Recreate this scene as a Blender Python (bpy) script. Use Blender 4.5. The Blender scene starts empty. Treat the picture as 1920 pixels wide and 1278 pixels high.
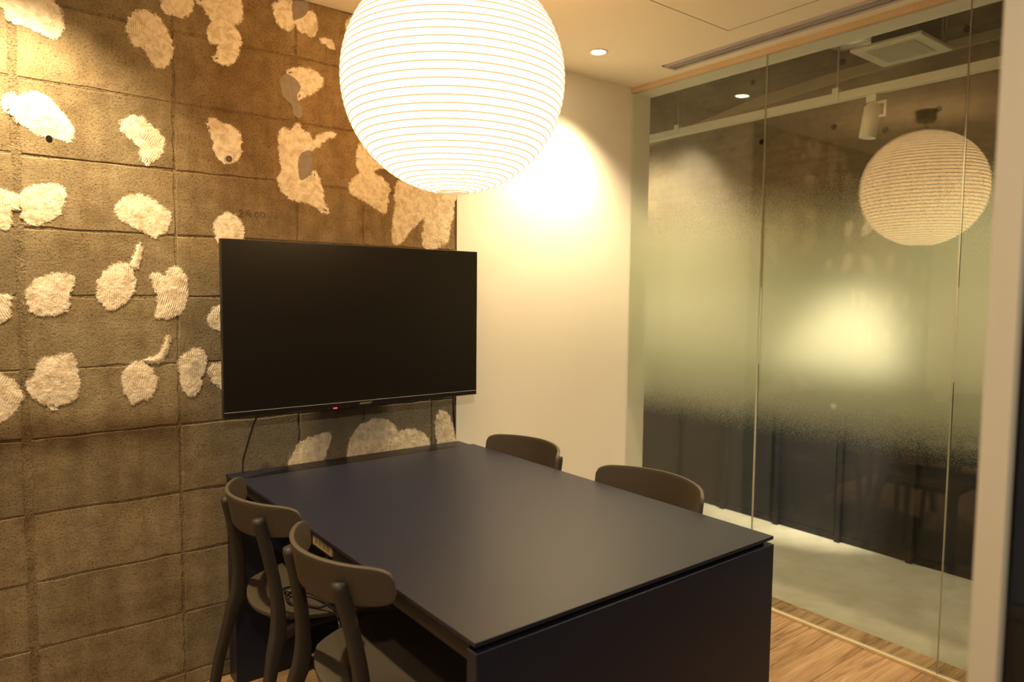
import bpy, bmesh, math, random
from math import sin, cos, pi, radians, sqrt, atan2
from mathutils import Vector, Matrix
from mathutils import noise as mnoise

S = bpy.context.scene
COL = S.collection
RND = random.Random(7)

# ------------------------------------------------------------------ camera, world, exposure, main lights
YAW, PITCH, ROLL = -0.65955, -0.06738, 0.00978
cam_d = bpy.data.cameras.new('camera')
cam = bpy.data.objects.new('camera', cam_d)
COL.objects.link(cam)
_f = Vector((-sin(YAW) * cos(PITCH), cos(YAW) * cos(PITCH), sin(PITCH)))
_r = Vector((cos(YAW), sin(YAW), 0))
_u = _r.cross(_f)
_r2 = cos(ROLL) * _r + sin(ROLL) * _u
_u2 = -sin(ROLL) * _r + cos(ROLL) * _u
_m = Matrix((( _r2.x, _u2.x, -_f.x, 0.0026), (_r2.y, _u2.y, -_f.y, -2.4978), (_r2.z, _u2.z, -_f.z, 1.3501), (0, 0, 0, 1)))
cam.matrix_world = _m
cam_d.sensor_width = 36
cam_d.lens = 1317.37 / 1920 * 36
cam_d.clip_start = 0.05
cam_d.dof.use_dof = True
cam_d.dof.focus_distance = 2.2
cam_d.dof.aperture_fstop = 2.8
S.camera = cam

w = bpy.data.worlds.new('world')
S.world = w
w.use_nodes = True
w.node_tree.nodes['Background'].inputs[0].default_value = (1.0, 0.8, 0.55, 1)
w.node_tree.nodes['Background'].inputs[1].default_value = 0.012

S.view_settings.view_transform = 'Standard'
S.view_settings.look = 'None'
S.view_settings.exposure = 0.2
S.view_settings.gamma = 1.0
S.view_settings.use_curve_mapping = False
S.cycles.max_bounces = 10
S.cycles.transparent_max_bounces = 24
S.cycles.sample_clamp_indirect = 6.0

WARM = (1.0, 0.72, 0.36)
def spot(name, loc, tgt, energy, angle, blend=0.6, color=WARM, radius=0.03):
    d = bpy.data.lights.new(name, 'SPOT')
    d.energy = energy; d.spot_size = radians(angle); d.spot_blend = blend
    d.color = color; d.shadow_soft_size = radius
    o = bpy.data.objects.new(name, d); COL.objects.link(o)
    o.location = loc
    o.rotation_euler = (Vector(tgt) - Vector(loc)).to_track_quat('-Z', 'Y').to_euler()
    return o
HC = 2.384                      # ceiling height
XG = 2.6928                     # glass plane
XC = 3.7887                     # far corridor wall
DOWN = [(2.171, -0.284), (0.10, -0.284)]
DOWN_W = [125, 140]
for (x, y), e in zip(DOWN, DOWN_W):
    spot('downlight_lamp', (x, y, HC - 0.02), (x, y, 0), e, 114, 0.85, (1.0, 0.76, 0.44), 0.03)
for x, y, e in ((0.10, -1.75, 18), (2.171, -1.75, 115)):
    spot('downlight_lamp', (x, y, HC - 0.02), (x, y, 0), e, 110, 0.7, (1.0, 0.76, 0.44), 0.03)
spot('corridor_spot_lamp', (3.205, -0.95, 2.03), (XC, -0.47, 0.72), 400, 37, 0.6, (1.0, 0.84, 0.58), 0.03)
spot('corridor_lamp', (3.3, 0.95, 2.6), (3.3, 0.7, 0), 150, 120, 0.8, (1.0, 0.83, 0.54), 0.05)
spot('corridor_lamp', (3.3, -2.6, 2.6), (3.3, -2.2, 0), 125, 120, 0.8, (1.0, 0.83, 0.54), 0.05)
spot('jamb_fill_lamp', (-0.30, -3.2, 2.35), (0.15, -2.2, 0.6), 82, 125, 0.8, (1.0, 0.86, 0.66), 0.05)  # unseen lamp added behind the camera to brighten the door jamb
LANTERN_C = Vector((1.132, -0.755, 1.958)); LANTERN_R = 0.318
LANTERN_EMIT = (6.9, 4.0, 1.6)

# ------------------------------------------------------------------ helpers
def srgb(r, g, b):
    f = lambda c: (c / 255 / 12.92) if c / 255 <= 0.04045 else ((c / 255 + 0.055) / 1.055) ** 2.4
    return (f(r), f(g), f(b), 1)

class NT:
    def __init__(self, name):
        self.m = bpy.data.materials.new(name); self.m.use_nodes = True
        self.t = self.m.node_tree; self.t.nodes.clear()
        self.out = self.t.nodes.new('ShaderNodeOutputMaterial')
    def n(self, typ, **kw):
        nd = self.t.nodes.new(typ)
        for k, v in kw.items():
            if k.startswith('i_'):
                key = k[2:]
                nd.inputs[int(key) if key.isdigit() else key.replace('_', ' ')].default_value = v
            else:
                setattr(nd, k, v)
        return nd
    def l(self, a, b): self.t.links.new(a, b)
    def pos(self):
        return self.n('ShaderNodeNewGeometry').outputs['Position']
    def noise(self, vec, scale, detail=3, rough=0.55, dist=0.0):
        nd = self.n('ShaderNodeTexNoise'); nd.inputs['Scale'].default_value = scale
        nd.inputs['Detail'].default_value = detail; nd.inputs['Roughness'].default_value = rough
        nd.inputs['Distortion'].default_value = dist
        if vec is not None: self.l(vec, nd.inputs['Vector'])
        return nd.outputs['Fac']
    def mapv(self, vec, scale=(1, 1, 1), rot=(0, 0, 0), loc=(0, 0, 0)):
        nd = self.n('ShaderNodeMapping'); nd.inputs['Scale'].default_value = scale
        nd.inputs['Rotation'].default_value = rot; nd.inputs['Location'].default_value = loc
        self.l(vec, nd.inputs['Vector']); return nd.outputs[0]
    def ramp(self, fac, stops):
        nd = self.n('ShaderNodeValToRGB'); e = nd.color_ramp.elements
        while len(e) > 1: e.remove(e[-1])
        e[0].position, e[0].color = stops[0]
        for p, c in stops[1:]:
            x = e.new(p); x.color = c
        self.l(fac, nd.inputs[0]); return nd.outputs[0]
    def mix(self, a, b, fac, mode='MIX'):
        nd = self.n('ShaderNodeMix', data_type='RGBA', blend_type=mode)
        for sock, v in ((nd.inputs[0], fac), (nd.inputs[6], a), (nd.inputs[7], b)):
            if isinstance(v, bpy.types.NodeSocket): self.l(v, sock)
            else: sock.default_value = v
        return nd.outputs[2]
    def math(self, op, a, b=0.0, clamp=False):
        nd = self.n('ShaderNodeMath', operation=op, use_clamp=clamp)
        for i, v in enumerate((a, b)):
            if isinstance(v, bpy.types.NodeSocket): self.l(v, nd.inputs[i])
            else: nd.inputs[i].default_value = v
        return nd.outputs[0]
    def maprange(self, v, a, b, c=0.0, d=1.0, smooth=True):
        nd = self.n('ShaderNodeMapRange', interpolation_type='SMOOTHSTEP' if smooth else 'LINEAR')
        self.l(v, nd.inputs[0])
        for i, x in enumerate((a, b, c, d)): nd.inputs[1 + i].default_value = x
        return nd.outputs[0]
    def bump(self, h, strength=0.3, dist=0.01, normal=None):
        nd = self.n('ShaderNodeBump'); nd.inputs['Strength'].default_value = strength
        nd.inputs['Distance'].default_value = dist
        self.l(h, nd.inputs['Height'])
        if normal is not None: self.l(normal, nd.inputs['Normal'])
        return nd.outputs[0]
    def bsdf(self, color, rough=0.6, spec=0.5, metal=0.0, normal=None):
        nd = self.n('ShaderNodeBsdfPrincipled')
        for key, v in (('Base Color', color), ('Roughness', rough), ('Specular IOR Level', spec), ('Metallic', metal)):
            if isinstance(v, bpy.types.NodeSocket): self.l(v, nd.inputs[key])
            else: nd.inputs[key].default_value = v
        if normal is not None: self.l(normal, nd.inputs['Normal'])
        return nd.outputs[0]
    def done(self, shader):
        self.l(shader, self.out.inputs[0]); return self.m

def simple(name, color, rough=0.6, spec=0.5, metal=0.0, bump_scale=None, bump_strength=0.1, vary=0.0):
    t = NT(name); c = tuple(color) if len(color) == 4 else tuple(color) + (1,)
    nrm = None
    p = t.pos()
    if vary:
        f = t.noise(p, 9, 4)
        dk = tuple(v * (1 - vary) for v in c[:3]) + (1,); lt = tuple(min(1, v * (1 + vary)) for v in c[:3]) + (1,)
        c = t.mix(dk, lt, f)
    if bump_scale:
        nrm = t.bump(t.noise(p, bump_scale, 2), bump_strength, 0.002)
    return t.done(t.bsdf(c, rough, spec, metal, nrm))

def emis(name, color, strength):
    t = NT(name); e = t.n('ShaderNodeEmission')
    e.inputs[0].default_value = tuple(color) + (1,); e.inputs[1].default_value = strength
    return t.done(e.outputs[0])

def obj(name, bm, mat, parent=None, smooth=False, loc=(0, 0, 0), mats=None):
    me = bpy.data.meshes.new(name)
    bmesh.ops.recalc_face_normals(bm, faces=bm.faces)
    bm.to_mesh(me); bm.free()
    for mm in (mats or [mat]): me.materials.append(mm)
    if smooth:
        for p in me.polygons: p.use_smooth = True
    o = bpy.data.objects.new(name, me); COL.objects.link(o)
    o.location = loc
    if parent: o.parent = parent
    return o

def empty(name, loc=(0, 0, 0), rz=0.0):
    o = bpy.data.objects.new(name, None); COL.objects.link(o)
    o.location = loc; o.rotation_euler = (0, 0, rz); o.empty_display_size = 0.05
    return o

def tag(o, label, cat, group=None, kind=None):
    o['label'] = label; o['category'] = cat
    if group: o['group'] = group
    if kind: o['kind'] = kind
    return o

def struct(o, label, cat):
    return tag(o, label, cat, kind='structure')

def box(bm, x0, x1, y0, y1, z0, z1, bevel=0.0, seg=2):
    vs = [bm.verts.new((x, y, z)) for x in (x0, x1) for y in (y0, y1) for z in (z0, z1)]
    fs = [(0, 1, 3, 2), (4, 6, 7, 5), (0, 4, 5, 1), (2, 3, 7, 6), (0, 2, 6, 4), (1, 5, 7, 3)]
    nf = [bm.faces.new([vs[i] for i in f]) for f in fs]
    if bevel:
        bmesh.ops.recalc_face_normals(bm, faces=nf)
        es = list({e for f in nf for e in f.edges})
        bmesh.ops.bevel(bm, geom=es, offset=bevel, segments=seg, affect='EDGES', profile=0.5)
    return bm

def B(*a, **k):
    return box(bmesh.new(), *a, **k)

def sweep(bm, pts, rads, seg=12, power=2.0, up=Vector((0, 0, 1)), cap=True):
    """tube along pts; rads = (ra, rb) half sizes per point (rb along 'side', ra along the other)"""
    pts = [Vector(p) for p in pts]; rings = []
    for i, p in enumerate(pts):
        d = (pts[min(i + 1, len(pts) - 1)] - pts[max(i - 1, 0)]).normalized()
        side = d.cross(up)
        side = side.normalized() if side.length > 1e-4 else Vector((0, 1, 0))
        nn = side.cross(d).normalized()
        ra, rb = rads[i] if isinstance(rads, list) else rads
        ring = []
        for k in range(seg):
            a = 2 * pi * k / seg
            c, s = cos(a), sin(a)
            cx = math.copysign(abs(c) ** (2 / power), c); sx = math.copysign(abs(s) ** (2 / power), s)
            ring.append(bm.verts.new(p + nn * ra * cx + side * rb * sx))
        rings.append(ring)
    for a, b in zip(rings, rings[1:]):
        for k in range(seg):
            bm.faces.new((a[k], a[(k + 1) % seg], b[(k + 1) % seg], b[k]))
    if cap:
        bm.faces.new(rings[0][::-1]); bm.faces.new(rings[-1])
    return bm

def spline(pts, n=8):
    """Catmull-Rom through pts"""
    P = [Vector(p) for p in pts]; out = []
    for i in range(len(P) - 1):
        p0 = P[max(i - 1, 0)]; p1 = P[i]; p2 = P[i + 1]; p3 = P[min(i + 2, len(P) - 1)]
        for k in range(n):
            t = k / n
            out.append(0.5 * ((2 * p1) + (-p0 + p2) * t + (2 * p0 - 5 * p1 + 4 * p2 - p3) * t * t + (-p0 + 3 * p1 - 3 * p2 + p3) * t ** 3))
    out.append(P[-1]); return out

def wire(name, pts, r, mat, parent=None, seg=8, n=8):
    bm = bmesh.new(); q = spline(pts, n)
    sweep(bm, q, (r, r), seg)
    return obj(name, bm, mat, parent, True)

def lathe(bm, prof, seg=48, center=(0, 0, 0), cap=False):
    cx, cy, cz = center; rings = []
    for r, z in prof:
        rings.append([bm.verts.new((cx + r * cos(2 * pi * k / seg), cy + r * sin(2 * pi * k / seg), cz + z)) for k in range(seg)])
    for a, b in zip(rings, rings[1:]):
        for k in range(seg):
            bm.faces.new((a[k], a[(k + 1) % seg], b[(k + 1) % seg], b[k]))
    if cap:
        bm.faces.new(rings[0][::-1]); bm.faces.new(rings[-1])
    return bm

def torus(bm, R, r, z=0.0, seg=64, ms=6, center=(0, 0)):
    prof = [(R + r * cos(2 * pi * k / ms), z + r * sin(2 * pi * k / ms)) for k in range(ms + 1)]
    lathe(bm, prof[:-1] + [prof[0]], seg, (center[0], center[1], 0))
    bmesh.ops.remove_doubles(bm, verts=bm.verts, dist=1e-6)
    return bm

# ------------------------------------------------------------------ materials
def mat_block(name, tint=(1, 1, 1), joint=False):
    t = NT(name); p = t.pos()
    obi = t.n('ShaderNodeObjectInfo').outputs['Random']
    big = t.noise(p, 2.3, 4, 0.6)
    mid = t.noise(p, 14, 5, 0.65)
    base = t.ramp(big, [(0.30, (0.205, 0.155, 0.085, 1)), (0.5, (0.27, 0.215, 0.125, 1)), (0.72, (0.31, 0.26, 0.165, 1))])
    base = t.mix(base, t.ramp(mid, [(0.3, (0.55, 0.5, 0.45, 1)), (0.7, (1.15, 1.15, 1.15, 1))]), 0.75, 'MULTIPLY')
    # vertical run marks, faint
    streak = t.noise(t.mapv(p, (22, 22, 1.2)), 1.0, 3, 0.5)
    base = t.mix(base, t.ramp(streak, [(0.35, (0.8, 0.76, 0.7, 1)), (0.6, (1.05, 1.05, 1.05, 1))]), 0.5, 'MULTIPLY')
    # brown water stain running along one course line
    sx = t.n('ShaderNodeSeparateXYZ'); t.l(p, sx.inputs[0])
    wob = t.math('MULTIPLY', t.math('SUBTRACT', t.noise(p, 5, 3), 0.5), 0.10)
    dz = t.math('ABSOLUTE', t.math('SUBTRACT', t.math('ADD', sx.outputs['Z'], wob), 0.90))
    band = t.math('MULTIPLY', t.maprange(dz, 0.0, 0.085, 1, 0), t.maprange(sx.outputs['X'], 0.45, 0.75, 1, 0))
    base = t.mix(base, (0.28, 0.17, 0.075, 1), t.math('MULTIPLY', band, 0.72), 'MULTIPLY')
    # greyer concrete low around the screen
    g1 = t.math('MULTIPLY', t.maprange(sx.outputs['X'], 0.55, 0.8, 0, 1), t.maprange(t.math('ADD', sx.outputs['Z'], t.math('MULTIPLY', wob, 3)), 1.35, 1.0, 0, 1))
    base = t.mix(base, (0.165, 0.145, 0.115, 1), t.math('MULTIPLY', g1, 0.6))
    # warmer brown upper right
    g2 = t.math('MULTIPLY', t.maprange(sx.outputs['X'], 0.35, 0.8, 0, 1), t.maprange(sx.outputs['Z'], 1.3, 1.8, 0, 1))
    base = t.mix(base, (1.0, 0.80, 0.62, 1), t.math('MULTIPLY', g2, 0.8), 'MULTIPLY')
    tone = t.maprange(obi, 0, 1, 0.86, 1.12, False)
    cc = t.n('ShaderNodeCombineColor')
    for i in range(3): t.l(tone, cc.inputs[i])
    base = t.mix(base, cc.outputs[0], 1.0, 'MULTIPLY')
    sp = t.noise(p, 170, 3, 0.7)
    base = t.mix(base, t.ramp(sp, [(0.33, (0.36, 0.32, 0.28, 1)), (0.47, (0.95, 0.95, 0.95, 1)), (0.66, (1.0, 1.0, 1.0, 1)), (0.74, (1.35, 1.33, 1.28, 1))]), 0.85, 'MULTIPLY')
    vo = t.n('ShaderNodeTexVoronoi'); vo.inputs['Scale'].default_value = 75; t.l(p, vo.inputs['Vector'])
    pit = t.math('MULTIPLY', t.maprange(vo.outputs['Distance'], 0.06, 0.16, 1, 0), t.maprange(t.noise(p, 30, 2), 0.52, 0.6, 0, 1))
    base = t.mix(base, (0.25, 0.22, 0.18, 1), pit, 'MULTIPLY')
    base = t.mix(base, tuple(tint) + (1,), 1.0, 'MULTIPLY')
    h = t.math('SUBTRACT', t.math('ADD', sp, t.math('MULTIPLY', t.noise(p, 70, 5, 0.75), 0.9)), t.math('MULTIPLY', pit, 0.7))
    nb = t.bump(h, 0.65 if not joint else 0.95, 0.0035 if not joint else 0.009)
    return t.done(t.bsdf(base, 0.92, 0.2, 0, nb))

def mat_patch(name, c_lo, c_hi, ridges=True, fuzz=True):
    """trowelled adhesive: per-object comb direction, edge feathered by noise through the 'edge' attribute"""
    t = NT(name); p = t.pos()
    oi = t.n('ShaderNodeObjectInfo').outputs['Random']
    rot = t.n('ShaderNodeVectorRotate', rotation_type='Y_AXIS')
    t.l(p, rot.inputs['Vector']); t.l(t.maprange(oi, 0, 1, -0.55, 0.55, False), rot.inputs['Angle'])
    mid = t.noise(p, 35, 5, 0.65, 0.6)
    base = t.mix(c_lo + (1,), c_hi + (1,), t.maprange(mid, 0.32, 0.62, 0, 1))
    if ridges:
        wvn = t.n('ShaderNodeTexWave', wave_type='BANDS', bands_direction='X')
        t.l(rot.outputs[0], wvn.inputs['Vector']); wvn.inputs['Scale'].default_value = 52; wvn.inputs['Distortion'].default_value = 3.2
        wvn.inputs['Detail'].default_value = 2; wvn.inputs['Detail Scale'].default_value = 0.35
        amp = t.maprange(t.noise(p, 26, 4), 0.40, 0.66, 0.0, 0.26)
        wv = t.math('MULTIPLY', wvn.outputs['Fac'], amp)
        lump = t.math('ADD', t.noise(p, 60, 5, 0.7, 0.4), t.math('MULTIPLY', t.noise(p, 18, 3, 0.6), 1.4))
        h = t.math('ADD', wv, lump)
        nb = t.bump(h, 0.75, 0.0055)
    else:
        nb = t.bump(t.noise(p, 60, 3), 0.25, 0.003)
    sh = t.bsdf(base, 0.9, 0.2, 0, nb)
    if not fuzz: return t.done(sh)
    at = t.n('ShaderNodeAttribute', attribute_name='edge')
    fine = t.noise(p, 260, 4, 0.75)
    big = t.noise(p, 60, 4, 0.65)
    v = t.math('ADD', at.outputs['Fac'], t.math('MULTIPLY', t.math('SUBTRACT', t.math('ADD', t.math('MULTIPLY', fine, 0.7), t.math('MULTIPLY', big, 0.6)), 0.65), 1.35))
    mask = t.maprange(v, 0.36, 0.54, 0, 1)
    tr = t.n('ShaderNodeBsdfTransparent'); mx = t.n('ShaderNodeMixShader')
    t.l(mask, mx.inputs[0]); t.l(tr.outputs[0], mx.inputs[1]); t.l(sh, mx.inputs[2])
    return t.done(mx.outputs[0])

M = {}
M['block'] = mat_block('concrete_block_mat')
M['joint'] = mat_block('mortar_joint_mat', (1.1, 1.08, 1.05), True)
M['patch'] = mat_patch('adhesive_patch_mat', (0.56, 0.44, 0.29), (0.80, 0.70, 0.54))
M['putty'] = mat_patch('grey_putty_mat', (0.23, 0.185, 0.14), (0.27, 0.22, 0.17), False)
M['white_wall'] = simple('white_wallpaper_mat', (0.80, 0.775, 0.70), 0.75, 0.25, 0, 420, 0.12)
M['white'] = simple('white_paint_mat', (0.72, 0.69, 0.60), 0.55, 0.35, 0, 300, 0.05)
M['cream_frame'] = simple('cream_frame_mat', (0.70, 0.62, 0.47), 0.5, 0.4, 0, 300, 0.03)
M['ceiling'] = simple('ceiling_paint_mat', (0.76, 0.69, 0.56), 0.85, 0.2, 0, 350, 0.06)
M['navy'] = simple('navy_laminate_mat', (0.0115, 0.0135, 0.028), 0.40, 0.42, 0, 900, 0.10, 0.12)
M['navy_edge'] = simple('navy_edge_mat', (0.045, 0.038, 0.034), 0.5, 0.4)
M['apron'] = simple('dark_brown_metal_mat', (0.016, 0.0125, 0.011), 0.5, 0.4)
M['black'] = simple('black_plastic_mat', (0.012, 0.011, 0.010), 0.4, 0.5)
M['cable'] = simple('black_cable_mat', (0.012, 0.011, 0.011), 0.35, 0.5)
M['chair'] = simple('brown_grey_plastic_mat', (0.064, 0.050, 0.034), 0.55, 0.35, 0, 700, 0.10, 0.05)
M['chair_leg'] = simple('dark_plastic_leg_mat', (0.033, 0.026, 0.020), 0.55, 0.35, 0, 700, 0.10, 0.05)
M['metal'] = simple('polished_channel_mat', (0.72, 0.62, 0.44), 0.35, 0.5, 0.35)
M['alu'] = simple('aluminium_slot_mat', (0.46, 0.42, 0.42), 0.5, 0.5, 0.3)
M['dark_gap'] = simple('dark_gap_mat', (0.006, 0.006, 0.006), 0.9, 0.1)
M['gap_line'] = simple('shadow_gap_mat', (0.10, 0.075, 0.05), 0.8, 0.2)
M['white_plastic'] = simple('white_plastic_mat', (0.70, 0.68, 0.62), 0.45, 0.4)
M['dark_panel'] = simple('dark_board_mat', (0.020, 0.019, 0.022), 0.5, 0.4, 0, 300, 0.05, 0.1)
M['batten'] = simple('dark_batten_mat', (0.014, 0.014, 0.018), 0.5, 0.4)
M['tan_plate'] = simple('tan_plate_mat', (0.27, 0.20, 0.11), 0.5, 0.4)
M['navy_board'] = simple('navy_board_mat', (0.014, 0.017, 0.026), 0.5, 0.4)
M['dark_brown_board'] = simple('dark_brown_board_mat', (0.016, 0.012, 0.010), 0.5, 0.4)
M['foil'] = simple('foil_duct_mat', (0.6, 0.58, 0.52), 0.3, 0.5, 0.9)
M['led'] = emis('red_led_mat', (1.0, 0.02, 0.06), 4.0)
M['lamp'] = emis('lamp_disc_mat', (1.0, 0.80, 0.48), 40.0)
M['grey_print'] = simple('silver_print_mat', (0.42, 0.38, 0.33), 0.4, 0.5)
M['pencil'] = simple('pencil_mat', (0.085, 0.065, 0.045), 0.9, 0.1)
M['rib_dummy'] = simple('cord_mat', (0.05, 0.04, 0.03), 0.6, 0.3)

def mat_wood(name, tint=1.0):
    t = NT(name); tc = t.n('ShaderNodeTexCoord').outputs['Object']
    oi = t.n('ShaderNodeObjectInfo').outputs['Random']
    off = t.n('ShaderNodeCombineXYZ'); t.l(t.math('MULTIPLY', oi, 37.0), off.inputs[0]); t.l(t.math('MULTIPLY', oi, 91.0), off.inputs[1])
    va = t.n('ShaderNodeVectorMath', operation='ADD'); t.l(tc, va.inputs[0]); t.l(off.outputs[0], va.inputs[1])
    v = va.outputs[0]
    g = t.noise(t.mapv(v, (2.2, 26, 26)), 1.0, 5, 0.6, 1.2)
    big = t.noise(t.mapv(v, (1.6, 6, 6)), 1.0, 3, 0.5, 0.8)
    fine = t.noise(t.mapv(v, (5, 170, 170)), 1.0, 2, 0.5)
    c = t.ramp(g, [(0.30, (0.20 * tint, 0.11 * tint, 0.052 * tint, 1)), (0.48, (0.43 * tint, 0.275 * tint, 0.145 * tint, 1)), (0.70, (0.54 * tint, 0.37 * tint, 0.215 * tint, 1))])
    c = t.mix(c, t.ramp(big, [(0.35, (0.72, 0.68, 0.62, 1)), (0.6, (1.05, 1.05, 1.05, 1))]), 0.8, 'MULTIPLY')
    c = t.mix(c, t.ramp(fine, [(0.35, (0.55, 0.50, 0.45, 1)), (0.55, (1, 1, 1, 1))]), 0.6, 'MULTIPLY')
    tone = t.maprange(oi, 0, 1, 0.82, 1.12, False)
    cc = t.n('ShaderNodeCombineColor')
    for i in range(3): t.l(tone, cc.inputs[i])
    c = t.mix(c, cc.outputs[0], 1.0, 'MULTIPLY')
    return t.done(t.bsdf(c, 0.5, 0.4, 0, t.bump(fine, 0.25, 0.001)))
M['oak'] = mat_wood('oak_plank_mat', 0.80)
M['trim_wood'] = simple('pale_wood_trim_mat', (0.56, 0.43, 0.28), 0.6, 0.3, 0, 200, 0.05, 0.15)

def mat_corridor_floor():
    t = NT('corridor_floor_mat'); p = t.pos()
    a = t.noise(p, 1.6, 5, 0.6, 0.6); b = t.noise(p, 9, 4, 0.6)
    c = t.ramp(a, [(0.3, (0.25, 0.23, 0.18, 1)), (0.5, (0.33, 0.315, 0.26, 1)), (0.7, (0.42, 0.405, 0.345, 1))])
    c = t.mix(c, t.ramp(b, [(0.3, (0.85, 0.84, 0.82, 1)), (0.7, (1.08, 1.08, 1.08, 1))]), 0.7, 'MULTIPLY')
    return t.done(t.bsdf(c, 0.42, 0.4, 0, t.bump(b, 0.05, 0.003)))
M['corridor_floor'] = mat_corridor_floor()

def mat_raw_concrete():
    t = NT('raw_concrete_mat'); p = t.pos()
    a = t.noise(p, 2.2, 5, 0.65, 0.5); b = t.noise(p, 20, 5, 0.7)
    s = t.noise(t.mapv(p, (3, 3, 34)), 1.0, 3, 0.5)
    c = t.ramp(a, [(0.3, (0.13, 0.10, 0.065, 1)), (0.5, (0.20, 0.16, 0.105, 1)), (0.72, (0.27, 0.22, 0.155, 1))])
    c = t.mix(c, t.ramp(b, [(0.3, (0.75, 0.73, 0.7, 1)), (0.7, (1.1, 1.1, 1.1, 1))]), 0.7, 'MULTIPLY')
    c = t.mix(c, t.ramp(s, [(0.4, (0.85, 0.83, 0.8, 1)), (0.6, (1.04, 1.04, 1.04, 1))]), 0.7, 'MULTIPLY')
    return t.done(t.bsdf(c, 0.85, 0.25, 0, t.bump(b, 0.3, 0.004)))
M['raw'] = mat_raw_concrete()
M['raw_scallop'] = simple('painted_scallop_mat', (0.34, 0.28, 0.19), 0.85, 0.2, 0, 60, 0.2, 0.15)  # paler concrete colour standing in for lamplight on the wall

def fresnel_fac(t, ior=1.5):
    geo = t.n('ShaderNodeNewGeometry')
    mr = t.n('ShaderNodeMapRange'); t.l(geo.outputs['Backfacing'], mr.inputs[0])
    mr.inputs[3].default_value = ior; mr.inputs[4].default_value = 1 / ior
    fr = t.n('ShaderNodeFresnel'); t.l(mr.outputs[0], fr.inputs[0])
    return fr.outputs[0]
def mat_glass():
    t = NT('clear_glass_mat')
    tr = t.n('ShaderNodeBsdfTransparent'); tr.inputs[0].default_value = (0.955, 0.975, 0.945, 1)
    gl = t.n('ShaderNodeBsdfGlossy'); gl.inputs['Roughness'].default_value = 0.0; gl.inputs[0].default_value = (1, 1, 1, 1)
    mx = t.n('ShaderNodeMixShader'); t.l(fresnel_fac(t), mx.inputs[0])
    t.l(tr.outputs[0], mx.inputs[1]); t.l(gl.outputs[0], mx.inputs[2])
    return t.done(mx.outputs[0])
M['glass'] = mat_glass()
M['glass_edge'] = simple('polished_glass_edge_mat', (0.72, 0.70, 0.55), 0.15, 0.8)
def mat_film():
    """printed frosting: dots that fade out towards the top and the bottom of the band"""
    t = NT('gradient_frost_mat'); p = t.pos()
    sx = t.n('ShaderNodeSeparateXYZ'); t.l(p, sx.inputs[0]); z = sx.outputs['Z']
    f = t.math('MULTIPLY', t.maprange(z, 1.86, 1.44, 0, 1), t.maprange(z, 0.74, 1.00, 0, 1))
    sn = t.n('ShaderNodeVectorMath', operation='SNAP'); t.l(p, sn.inputs[0]); sn.inputs[1].default_value = (1.0, 0.0006, 0.0006)
    wn = t.n('ShaderNodeTexWhiteNoise', noise_dimensions='3D'); t.l(sn.outputs[0], wn.inputs['Vector'])
    f = t.math('LESS_THAN', wn.outputs['Value'], f)            # printed dots of frosting
    rf = t.n('ShaderNodeBsdfRefraction'); rf.inputs['Roughness'].default_value = 0.50; rf.inputs['IOR'].default_value = 1.25
    rf.inputs[0].default_value = (0.95, 0.97, 0.92, 1)
    df = t.n('ShaderNodeBsdfDiffuse'); df.inputs[0].default_value = (0.77, 0.81, 0.68, 1)
    tl = t.n('ShaderNodeBsdfTranslucent'); tl.inputs[0].default_value = (0.77, 0.81, 0.68, 1)
    m1 = t.n('ShaderNodeMixShader'); m1.inputs[0].default_value = 0.5
    t.l(df.outputs[0], m1.inputs[1]); t.l(tl.outputs[0], m1.inputs[2])
    m2 = t.n('ShaderNodeMixShader'); m2.inputs[0].default_value = 0.45
    t.l(rf.outputs[0], m2.inputs[1]); t.l(m1.outputs[0], m2.inputs[2])
    tr = t.n('ShaderNodeBsdfTransparent')
    m3 = t.n('ShaderNodeMixShader'); t.l(f, m3.inputs[0]); t.l(tr.outputs[0], m3.inputs[1]); t.l(m2.outputs[0], m3.inputs[2])
    return t.done(m3.outputs[0])
M['film'] = mat_film()

def mat_screen():
    t = NT('matte_screen_mat')
    return t.done(t.bsdf((0.008, 0.0062, 0.004, 1), 0.36, 0.5))
M['screen'] = mat_screen()

def mat_paper():
    t = NT('washi_paper_mat')
    tc = t.n('ShaderNodeTexCoord').outputs['Object']
    sx = t.n('ShaderNodeSeparateXYZ'); t.l(tc, sx.inputs[0])
    ang = t.math('MULTIPLY', t.math('ARCTAN2', sx.outputs['Y'], sx.outputs['X']), 8 / (2 * pi))
    fr = t.math('ABSOLUTE', t.math('SUBTRACT', t.math('FRACT', t.math('ADD', ang, 8.3)), 0.5))
    seam = t.maprange(fr, 0.012, 0.03, 0.82, 1.0)
    fib = t.maprange(t.noise(tc, 60, 4, 0.6), 0.3, 0.7, 0.93, 1.05)
    e = t.n('ShaderNodeEmission'); e.inputs[0].default_value = LANTERN_EMIT + (1,)
    t.l(t.math('MULTIPLY', seam, fib), e.inputs[1])
    return t.done(e.outputs[0])
M['paper'] = mat_paper()
M['rib'] = emis('backlit_rib_mat', (0.86, 0.53, 0.25), 1.0)

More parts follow.
